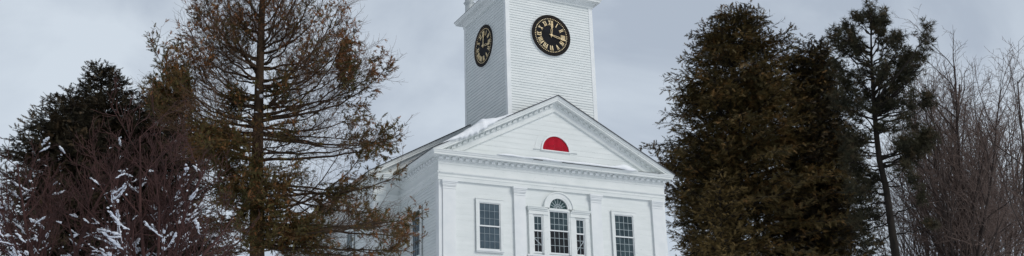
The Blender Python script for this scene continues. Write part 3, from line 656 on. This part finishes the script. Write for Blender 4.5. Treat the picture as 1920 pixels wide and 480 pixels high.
def pine(name, label, D, seed):
    rr = np.random.default_rng(seed)
    b, er, ed, P = plane_frame(D, 1680, 480)
    gz = float(terr(b[0], b[1])); tr = [(1633, 26), (1633, 60), (1634, 110), (1636, 150), (1639, 200), (1643, 250), (1649, 300), (1661, 350), (1671, 420), (1680, 480)]
    pts = [P(*q) for q in tr][::-1]; sl = pts[0]-pts[1]; low = pts[0]+sl/np.linalg.norm(sl)*(pts[0][2]-gz+.3)*1.03
    root = empty(name, (low[0], low[1], gz)); thing(root, label, 'pine tree'); inv = np.array([low[0], low[1], gz])
    allp = [low, (low*.66+pts[0]*.34), (low*.33+pts[0]*.67)]+pts; rad = [.27, .25, .23, .20, .165, .145, .13, .12, .10, .08, .06, .035, .015]
    loft('trunk', [p-inv for p in allp], rad, M['bark'], root, seed=2)
    def trunk_at(y): ys_ = [q[1] for q in tr]; return P(np.interp(y, ys_, [q[0] for q in tr]), y)
    B = [(70, 1612, 26, .35), (62, 1632, 18, .3), (70, 1652, 26, .35), (95, 1590, 40, .3), (100, 1575, 62, .3), (130, 1562, 78, .3), (120, 1600, 70, .3), (100, 1662, 45, .35), (125, 1672, 62, .4), (140, 1612, 100, .3), (150, 1568, 118, .6), (165, 1690, 78, .55), (190, 1706, 82, .6), (180, 1700, 100, .45), (200, 1736, 84, .75), (210, 1725, 125, .55), (200, 1700, 140, .35), (215, 1690, 165, .3), (220, 1712, 185, .35), (230, 1740, 168, .82), (190, 1668, 120, .3), (215, 1675, 190, .3), (240, 1700, 215, .35), (170, 1605, 140, .4), (215, 1582, 150, .4), (225, 1570, 190, .35), (245, 1600, 205, .35), (265, 1575, 235, .35),
         (190, 1620, 165, .3), (230, 1640, 200, .2), (250, 1660, 235, .2), (200, 1660, 180, .2), (160, 1655, 120, .2), (270, 1610, 255, .3), (330, 1640, 330, .2), (360, 1590, 350, .4), (400, 1600, 410, .4), (340, 1600, 300, .3), (360, 1610, 330, .3), (380, 1600, 370, .3), (420, 1610, 420, .35), (440, 1625, 450, .4), (350, 1700, 310, .4), (300, 1744, 244, .45), (310, 1738, 262, .4), (320, 1722, 282, .4), (300, 1700, 262, .45), (290, 1590, 275, .4), (320, 1600, 300, .4), (350, 1712, 330, .75), (350, 1620, 330, .5), (380, 1625, 370, .5), (400, 1730, 372, .85), (420, 1640, 395, .6), (440, 1740, 415, .9)]
    S, SP, SD, SS = [], [], [], []
    for (y0, x1, y1, fs) in B:
      for rep in range(2 if y0 < 330 else 1):
        s = trunk_at(y0+rr.normal(0, 4)); L0 = np.linalg.norm(P(x1, y1)-s); e_ = P(x1+rr.normal(0, 5)*rep, y1+9+rr.normal(0, 6)*rep, rr.normal(0, .45)*L0*(.6+.6*rep)); c = s*.45+e_*.55; c[2] -= .10*L0
        n = 9; pts = [(1-t)**2*s+2*t*(1-t)*c+t*t*e_ for t in np.linspace(0, 1, n+1)]; pts = [pts[0]]+[p+rr.normal(0, .03*L0**.5, 3) for p in pts[1:]]
        r0 = .018*L0+.012
        for k in range(n): S.append((*(pts[k]-inv), *(pts[k+1]-inv), r0*(1-k/n)+.008, r0*(1-(k+1)/n)+.008))
        m_ = int((5.2+3*(y0 > 280))*L0*(1-fs)**.5)+6
        for q in range(m_):
            t = fs+(1-fs)*rr.uniform(0, 1)**.8; k = min(int(t*n), n-1); p = pts[k]+(pts[k+1]-pts[k])*(t*n-k); bd = pts[k+1]-pts[k]; bd /= np.linalg.norm(bd)
            sd = perp(bd, rr.uniform(0, 6.28)); d2 = bd*.6+sd*.8+np.array([0, 0, .35]); l2 = rr.uniform(.3, .8)*(1 if t < .9 else .7)
            p2 = curve(p, d2, l2, 3, rr, .15, .35)
            for kk in range(3): S.append((*(p2[kk]-inv), *(p2[kk+1]-inv), .012, .008))
            for j in range(5):
                kk = 1+j % 3; SP.append(p2[kk]-inv+rr.normal(0, .07, 3)); SD.append((p2[kk]-p2[kk-1])/l2*2+np.array([0, 0, .5])+rr.normal(0, .5, 3)); SS.append(rr.uniform(.20, .36))
    tubes('branches', S, M['bark'], root); sprays('foliage', SP, SD, SS, 'pine', [M['leafpine']], root, seed)
pine('pine_tree', 'tall open crowned pine with a leaning bare lower trunk and tufted boughs', 50, 41)

def sparse_hemlock(name, label, D, seed):
    rr = np.random.default_rng(seed)
    b, er, ed, P = plane_frame(D, 482, 480)
    gz = float(terr(b[0], b[1]))
    tr = [(494, -260), (493, -120), (492, 0), (489, 80), (486, 160), (484, 240), (482, 320), (481, 400), (482, 480)]
    pts = [P(*q) for q in tr][::-1]; root = empty(name, (pts[0][0], pts[0][1], gz)); thing(root, label, 'hemlock tree'); inv = np.array([pts[0][0], pts[0][1], gz])
    low = pts[0].copy(); low[2] = gz-.2
    allp = [low, (low+pts[0])/2]+pts; rad = [.27, .22, .185, .175, .16, .145, .125, .105, .085, .05, .015]
    loft('trunk', [p-inv for p in allp], rad, M['bark2'], root, sides=12, seed=3)
    def trunk_at(y): ys_ = [q[1] for q in tr]; return P(np.interp(y, ys_, [q[0] for q in tr]), y)
    # foliage clumps: photo x, y, radius x, radius y, strength, rusty?
    CL = [(345, 100, 28, 24, .7, 1), (385, 115, 32, 28, .5, 1), (365, 30, 26, 40, .55, 1), (640, 20, 30, 40, .5, 1), (480, 30, 60, 50, .5, 1), (440, 70, 40, 40, .45, 0), (560, 110, 50, 40, .45, 1), (660, 180, 40, 30, .6, 0), (772, 428, 34, 20, .9, 1), (745, 455, 30, 18, .85, 0), (778, 455, 18, 22, .75, 1), (720, 470, 36, 14, .6, 0), (690, 478, 40, 12, .6, 1), (330, 160, 36, 36, 1.05, 0), (292, 150, 32, 40, 1.0, 0), (300, 185, 30, 22, 1.0, 0), (352, 110, 22, 20, .5, 1), (400, 20, 60, 36, .42, 1), (400, 62, 32, 20, .4, 1), (520, 40, 60, 40, .42, 1), (590, 75, 46, 38, .45, 1), (560, 30, 40, 26, .42, 0), (455, 190, 44, 24, .8, 0), (540, 130, 36, 26, .35, 0), (600, 95, 22, 15, .6, 0),
          (650, 122, 24, 44, 1.0, 1), (652, 90, 26, 20, .6, 1), (712, 142, 28, 17, 1.1, 1), (690, 215, 42, 42, .85, 0), (735, 255, 28, 34, 1.0, 0), (735, 205, 20, 20, .5, 1), (600, 150, 30, 20, .4, 0), (560, 210, 46, 24, .45, 0), (470, 235, 44, 28, .8, 0), (520, 185, 30, 26, .75, 0),
          (700, 300, 46, 26, .95, 0), (740, 320, 32, 16, .8, 0), (665, 350, 38, 22, 1.0, 0), (618, 368, 30, 14, 1.0, 0), (640, 395, 26, 12, .5, 0), (700, 372, 22, 18, .7, 0), (690, 415, 36, 26, .8, 0), (650, 235, 30, 40, .35, 0), (575, 290, 34, 34, .4, 0), (565, 325, 30, 18, .8, 0), (530, 260, 44, 30, .6, 0),
          (385, 270, 46, 36, .9, 0), (430, 300, 44, 44, .9, 0), (450, 350, 56, 50, 1.0, 0), (520, 360, 34, 44, .8, 0), (430, 400, 56, 46, .95, 0), (500, 420, 60, 46, .9, 0), (560, 440, 54, 36, .9, 0), (480, 470, 90, 40, .9, 0), (600, 468, 50, 20, .6, 0), (372, 215, 30, 20, .35, 0), (440, 245, 30, 26, .55, 0), (670, 465, 30, 14, .5, 0), (425, 120, 30, 22, .2, 1), (620, 20, 26, 26, .2, 1)]
    W_ = []
    for x, y, rx, ry, st, ru in CL:
        p = P(x, y); q = P(x+rx, y); v = P(x, y+ry); W_.append((np.dot(p-inv, er), p[2], np.linalg.norm((q-p)[:2]), abs(v[2]-p[2]), st, ru))
    W_ = np.array(W_)
    def dens(p):
        u = p@er; zz = p[:, 2]+inv[2]; d = ((u[:, None]-W_[None, :, 0])/W_[None, :, 2])**2+((zz[:, None]-W_[None, :, 1])/W_[None, :, 3])**2
        f = W_[None, :, 4]*np.exp(-d**2*.9); k = np.argmax(f, 1); return f[np.arange(len(p)), k], W_[k, 5].astype(int)
    LP, LR, LLn = [], [], []
    # limbs: trunk y, tip x, tip y
    LB = [(270, 275, 165), (255, 300, 135), (240, 322, 165), (285, 290, 195), (205, 345, 105), (190, 350, 130), (130, 362, 10), (110, 378, -20), (150, 352, 45), (130, 645, 0), (160, 655, 35), (90, 600, -40), (240, 680, 190), (265, 310, 150), (395, 690, 262), (410, 640, 352), (340, 700, 330), (365, 760, 318), (300, 560, 262), (420, 600, 470), (440, 700, 425), (250, 640, 190), (250, 745, 215), (260, 700, 262), (300, 745, 250), (200, 690, 140), (220, 655, 60), (180, 640, 40), (170, 600, 30), (150, 650, 90), (120, 570, -20), (100, 620, -30), (80, 545, -60), (60, 580, -80), (200, 545, 100),
          (330, 380, 255), (300, 345, 215), (300, 275, 180), (250, 278, 145), (260, 300, 205), (230, 322, 125), (200, 362, 75), (180, 378, 40), (190, 375, 95), (150, 380, -20), (130, 420, -60), (110, 400, 20), (80, 440, -70), (60, 410, -80), (220, 420, 120), (360, 350, 300), (390, 400, 330), (420, 360, 400), (430, 420, 440), (350, 430, 290), (280, 400, 190), (270, 350, 160),
          (420, 765, 428), (440, 748, 455), (450, 730, 475), (430, 758, 418), (460, 762, 470), (450, 540, 430), (460, 620, 450), (470, 380, 460), (380, 550, 350), (140, 460, 40), (100, 530, 10), (40, 460, -120), (20, 540, -130), (0, 500, -200), (30, 430, -140), (350, 660, 400), (280, 620, 240), (225, 725, 140), (215, 690, 110)]
    ex = np.random.default_rng(99)
    LB2 = [(ex.uniform(270, 480), ex.uniform(420, 545), 0, ex.uniform(-1.7, -.6)) for _ in range(22)]; LB2 = [(a, b_, a-ex.uniform(-10, 45), d_) for a, b_, _, d_ in LB2]
    for (y0, x1, y1) in LB:
        for rep in range(2):
            s = trunk_at(y0+rr.normal(0, 8)*rep); L0 = np.linalg.norm(P(x1, y1)-s)
            e_ = P(482+(x1-482)*(1-.12*rep*abs(rr.normal())), y1+14*rep+rr.normal(0, 16)*rep, np.clip(rr.normal(0, .26 if rep == 0 else .6), -.8, .8)*L0)
            dz = e_[2]-s[2]; c = s+(e_-s)*np.array([.74, .74, 0]); c[2] = s[2]+dz*.14-.03*L0
            n = 12; pts2 = [(1-t)**2*s+2*t*(1-t)*c+t*t*e_ for t in np.linspace(0, 1, n+1)]; pts2 = [pts2[0]]+[p+rr.normal(0, .022, 3) for p in pts2[1:]]
            r0 = (.0105*L0+.009)*(1 if rep == 0 else .75)
            LP.append([q-inv for q in pts2]); LR.append(r0); LLn.append(L0)
    for (y0, x1, y1, dp_) in LB2:
        s = trunk_at(y0); e_ = P(x1, y1, dp_); n = 12; c = s*.4+e_*.6; c[2] -= .1; LP.append([(1-t)**2*s+2*t*(1-t)*c+t*t*e_-inv for t in np.linspace(0, 1, n+1)]); LR.append(.014); LLn.append(float(np.linalg.norm(e_-s)))
    LP = np.array(LP); LR = np.array(LR); LLn = np.array(LLn); S = [vsegs(LP, LR+.003, .004)]; SP, SD, SS, MI = [], [], [], []
    def needles(pts, per):
        for k in range(1, pts.shape[1]):
            p = pts[:, k]; f, ru = dens(p); hit = rr.uniform(0, 1, len(p)) < np.minimum(1, f*1.10)**2.7*FOL; p0 = pts[:, k-1][hit]; p1 = p[hit]; ru = ru[hit]
            for j in range(per):
                SP.append(p0+(p1-p0)*rr.uniform(0, 1, (len(p0), 1))); dd = unit(p1-p0)+rr.normal(0, .45, p0.shape); dd[:, 2] -= .25; SD.append(dd); SS.append(rr.uniform(.07, .16, len(p0))); MI.append(np.where(rr.uniform(0, 1, len(p0)) < .8, ru, 1-ru))
    FOL = 1.0; UPZ = P(482, 130)[2]
    idx, t, p, bd, q = vpick(LP, (LLn*4.5*np.where(LP[:, -1, 2]+inv[2] > UPZ, 1.7, 1)).astype(int)+3, rr, .10)
    sd = vperp(bd, rr.uniform(0, 6.28, len(t))); sd[:, 2] *= .7; d2 = bd*.75+sd*.75; d2[:, 2] += .08
    l2 = rr.uniform(.35, 1.15, len(t))*(1.15-.5*t)*np.where(rr.uniform(0, 1, len(t)) < .2, 1.5, 1)
    P2 = vcurve(p, d2, l2, 5, rr, .12, .25); S.append(vsegs(P2, .0062, .003)); needles(P2, 4)
    idx, t, p, bd, q = vpick(P2, (l2*9).astype(int)+2, rr, .12); sd = vperp(bd, rr.uniform(0, 6.28, len(t))); sd[:, 2] *= .6
    l3 = rr.uniform(.10, .42, len(t)); P3 = vcurve(p, bd*.8+sd*.8, l3, 3, rr, .14, .2); S3 = vsegs(P3, .0034, .002); needles(P3, 3)
    S = np.concatenate(S); SP = np.concatenate(SP); SD = np.concatenate(SD); SS = np.concatenate(SS); MI = np.concatenate(MI)
    tubes('branches', S, M['bark2'], root); tubes('twigs', S3, M['twigrust'], root); sprays('foliage', SP, SD, SS, 'hemlock', [M['leafolive'], M['leafrust']], root, seed, MI)
    print('sparse hemlock', len(S), len(SP))
    sn = [(490, 187, .05, .09), (466, 184, .035, .03), (466, 176, .03, .03), (480, 216, .04, .025), (483, 174, .03, .03), (588, 192, .03, .03)]
    V, F = lumps([(P(x, y, -.25)-inv, np.array([1., 0, 0]), a, h) for x, y, a, h in sn], rr)
    np_mesh('snow_clump', V, F, M['snowshrub'], root, smooth=True)

# icosphere lumps of snow
import bmesh
_b = bmesh.new(); bmesh.ops.create_icosphere(_b, subdivisions=2, radius=1.0); ICO = np.array([v.co[:] for v in _b.verts]); ICF = np.array([[v.index for v in f.verts] for f in _b.faces]); _b.free()
def lumps(L, rr):
    V, F, k = [], [], 0
    for p, d, a, h in L:
        d = np.array(d, float); d[2] *= .7; d /= np.linalg.norm(d)+1e-9; y = np.cross([0, 0, 1.], d); y /= np.linalg.norm(y)+1e-9; z = np.cross(d, y)
        q = ICO.copy(); ph = rr.uniform(0, 6.28, 4); f = 1+.26*np.sin(q[:, 0]*3.1+ph[0])*np.sin(q[:, 1]*2.7+ph[1])+.18*np.sin(q[:, 2]*4.2+ph[2]+q[:, 0]*2.0)+.10*np.sin(q[:, 1]*7+ph[3])
        q = q*f[:, None]; q[:, 2] = np.where(q[:, 2] < 0, q[:, 2]*.55, q[:, 2])
        V.append(p+q[:, 0:1]*a*d+q[:, 1:2]*min(a, h*1.2)*y+q[:, 2:3]*h*z); F.append(ICF+k); k += len(ICO)
    return np.concatenate(V), np.concatenate(F)
sparse_hemlock('hemlock_tree', 'tall hemlock with half bare curving limbs and rusty foliage clumps, left of the church', 28, 51)

def grow_tree(root, inv, stems, rr, lv, mats, twig_r=.006):
    """lv: per level (children per metre, angle, length ratio, wiggle, up tropism)"""
    P = np.array([q[0] for q in stems], float)-inv; Dv = np.array([q[1] for q in stems], float); L = np.array([q[2] for q in stems]); r = np.array([q[3] for q in stems]); out = []
    for lvl, (cpm, ang, ratio, wig, trp) in enumerate(lv):
        n = (8, 6, 4, 3, 3)[lvl]; pts = vcurve(P, Dv, L, n, rr, wig, trp); r1 = np.maximum(twig_r*.6, r*.32); sg = vsegs(pts, r, r1)
        out.append(np.concatenate([sg, np.full((len(sg), 1), lvl)], 1))
        if lvl+1 >= len(lv): break
        idx, t, p, bd, q = vpick(pts, np.maximum(2, (cpm*L*rr.uniform(.8, 1.2, len(L))).astype(int)), rr, .16)
        a = np.radians(ang*rr.uniform(.6, 1.35, len(t))); Dn = bd*np.cos(a)[:, None]+vperp(bd, rr.uniform(0, 6.28, len(t)))*np.sin(a)[:, None]
        rn = np.maximum(twig_r, (r[idx]+(r1[idx]-r[idx])*t)*.6); Ln = L[idx]*ratio*(1.15-.55*t)*rr.uniform(.7, 1.25, len(t)); P, Dv, L, r = p, Dn, Ln, rn
    S = np.concatenate(out); big = S[:, 8] < 1.5
    tubes('limbs', S[big][:, :8], mats[0], root, 6); tubes('twigs', S[~big][:, :8], mats[1], root, 3); print('tree', len(S))
    return S

def bare_tree(name, label, D, stems_px, seed, group=None, r=.12, lv=None, base=None, twr=.0085):
    """stems_px: (x0,y0,x1,y1) lines of the main stems; they all spring from the trunk foot"""
    rr = np.random.default_rng(seed); x0, y0 = base
    b, er, ed, P = plane_frame(D, x0, y0); gz = float(terr(b[0], b[1])); root = empty(name, (b[0], b[1], gz)); thing(root, label, 'bare tree', group or 'bare trees at the right'); inv = np.array([b[0], b[1], gz])
    fork = b.copy()
    loft('trunk', [(0, 0, -.2), (0, 0, max(.6, (b[2]-gz)*.5)), fork-inv+np.array([0, 0, .3])], [r*2.2, r*1.9, r*1.3], M['barkgrey'], root, seed=seed)
    st = []
    for (x1, y1, dep, k) in stems_px:
        y1 += (640-y1)*.07; e_ = P(x1, y1, dep); d = e_-fork; L = np.linalg.norm(d); s = fork+rr.normal(0, r*.5, 3); d = d/L; d2 = d-np.array([0, 0, .18])
        st.append((s, d2, L*.97, r*k))
    lv = lv or [(1.5, 30, .42, .05, .22), (2.2, 34, .48, .07, .25), (3.2, 36, .50, .10, .22), (4.0, 36, .5, .12, .18)]
    return grow_tree(root, inv, st, rr, lv, (M['barkgrey'], M['bareTwig']), twr)
LVB = [(1.35, 30, .36, .05, .10), (2.2, 38, .46, .09, .14), (3.5, 40, .50, .11, .06), (4.6, 42, .55, .12, .0)]
bare_tree('bare_tree', 'bare tree whose main stems rise highest, midway between the pine and the right edge', 60, [(1772, 96, 0, 1), (1795, 130, 3, .8), (1828, 92, -2, .95), (1738, 140, 1, .8), (1755, 180, -3, .7), (1862, 120, 3, .8), (1800, 100, 5, .7), (1780, 200, -4, .7), (1840, 170, -5, .7), (1715, 210, 2, .7)], 61, r=.14, base=(1812, 640), lv=LVB)
bare_tree('bare_tree', 'bare grey tree whose fine fan of branches starts just right of the pine trunk', 64, [(1715, 180, 0, 1), (1745, 150, 2, .9), (1690, 300, -2, .7), (1765, 200, 4, .8), (1700, 240, 3, .7), (1735, 230, -3, .8), (1680, 380, 1, .6), (1780, 150, 1, .8)], 62, r=.09, base=(1765, 640), lv=LVB)
bare_tree('bare_tree', 'bare tree with thick curving limbs reaching in at the right edge', 47, [(1868, 88, 0, 1.1), (1905, 150, 2, .8), (1945, 120, -1, .7), (1890, 230, -2, .6), (1920, 110, 1, .7)], 63, r=.085, base=(1985, 620), lv=[(.8, 38, .36, .08, .20), (2.0, 40, .48, .12, .25), (3.0, 42, .5, .14, .2), (4.0, 40, .5, .14, .15)])
bare_tree('bare_tree', 'bare tree standing farther back, low tangle of twigs in the lower right corner', 72, [(1850, 190, 0, 1), (1880, 160, 3, .9), (1820, 240, -2, .8), (1900, 230, 2, .8), (1920, 170, 0, .9), (1860, 260, -4, .7), (1890, 120, 2, .7), (1840, 140, 4, .8)], 64, r=.11, base=(1880, 640), lv=LVB)
bare_tree('bare_tree', 'bare thin tree behind the leaning pine trunk, its twigs showing through the pine boughs', 68, [(1650, 330, 0, 1), (1680, 250, 2, .9), (1700, 200, -2, .9), (1720, 270, 1, .8), (1665, 400, 2, .7), (1640, 400, 0, .7)], 65, r=.06, base=(1700, 640), lv=LVB)

def shrub(name, label, D, base, stems_px, seed, r, lv, nsnow, snow_box, twr=.0042):
    rr = np.random.default_rng(seed); x0, y0 = base
    b, er, ed, P = plane_frame(D, x0, y0); gz = float(terr(b[0], b[1])); root = empty(name, (b[0], b[1], gz)); thing(root, label, 'small tree', 'snowy small trees at the lower left'); inv = np.array([b[0], b[1], gz])
    fork = b.copy(); loft('trunk', [(0, 0, -.2), (0.03, 0, (b[2]-gz)*.5), fork-inv+np.array([0, 0, .1])], [r*2.4, r*2.0, r*1.5], M['twigred'], root, seed=seed)
    st = []
    for (x1, y1, dep, k) in stems_px:
        d = P(x1, y1, dep)-fork; L = np.linalg.norm(d); st.append((fork+rr.normal(0, r*.5, 3), d/L-np.array([0, 0, .15]), L, r*k))
    S = grow_tree(root, inv, st, rr, lv, (M['twigred'], M['twigred']), twr)
    # snow lies on the flatter pieces of wood
    mid = (S[:, :3]+S[:, 3:6])/2; d = S[:, 3:6]-S[:, :3]; fl = np.abs(d[:, 2])/np.linalg.norm(d, axis=1)
    (ua, ub, za, zb_) = snow_box; u = mid@er; pz = P(0, za)[2]-inv[2], P(0, zb_)[2]-inv[2]; uu = np.dot(P(ua, 400)-inv, er), np.dot(P(ub, 400)-inv, er)
    cl = np.sin(mid[:, 0]*3.1+seed)*np.sin(mid[:, 2]*4.3+1)+.6*np.sin(mid[:, 1]*3.7)
    ok = (fl < .66) & (S[:, 8] >= 1) & (S[:, 8] <= 2) & (u > uu[0]) & (u < uu[1]) & (mid[:, 2] < pz[0]) & (mid[:, 2] > pz[1]) & (cl > -.25)
    ii = np.where(ok)[0]; ii = ii[np.argsort((mid[ii]@ed)+rr.normal(0, .35, len(ii)))][:nsnow*3]; ii = rr.permutation(ii)[:nsnow]; LL = []
    for i in ii:
        ln = float(np.linalg.norm(d[i])); a = rr.uniform(.010, .024); du = d[i]/ln; c0 = mid[i]; run = rr.uniform(.04, .13)
        for q in np.arange(-run/2, run/2+.001, a*1.15):
            k = 1-.5*abs(q)/(run/2); LL.append((c0+du*q+np.array([0, 0, a*.45])+rr.normal(0, a*.18, 3), du, a*rr.uniform(.9, 1.5), a*k*rr.uniform(.7, 1.15)))
        if rr.uniform() < .5: LL.append((c0+rr.normal(0, .05, 3), du, a*.7, a*.6))
    V, F = lumps(LL, rr); o = np_mesh('snow_clump', V, F, M['snowshrub'], root, smooth=True); o['kind'] = 'stuff'
    print(name, len(S), len(LL))
LVS = [(5.0, 40, .46, .07, .22), (9, 44, .50, .09, .35), (13.0, 42, .55, .11, .45), (13.0, 38, .55, .12, .35)]
shrub('snowy_tree', 'small leafless tree with snow clumps on its twigs, in the lower left corner', 14, (90, 600), [(-20, 350, .2, 1), (40, 320, -.3, .9), (110, 300, .4, .9), (180, 300, -.4, .9), (150, 380, .9, .7), (10, 400, -.8, .8), (-60, 380, .3, .8), (70, 330, 1.0, .8)], 71, .035, LVS, 340, (-100, 250, 262, 700))
shrub('snowy_tree', 'small leafless reddish tree with upright shoots and snow clumps, beside the tall half bare hemlock', 13.5, (290, 610), [(215, 285, .2, 1), (270, 262, -.3, .9), (330, 280, .4, .9), (385, 320, -.2, .9), (430, 370, .3, .8), (340, 390, .9, .7), (230, 380, -.8, .8), (300, 340, -.6, .8), (445, 450, -.1, .7)], 72, .035, LVS, 340, (160, 370, 300, 700))
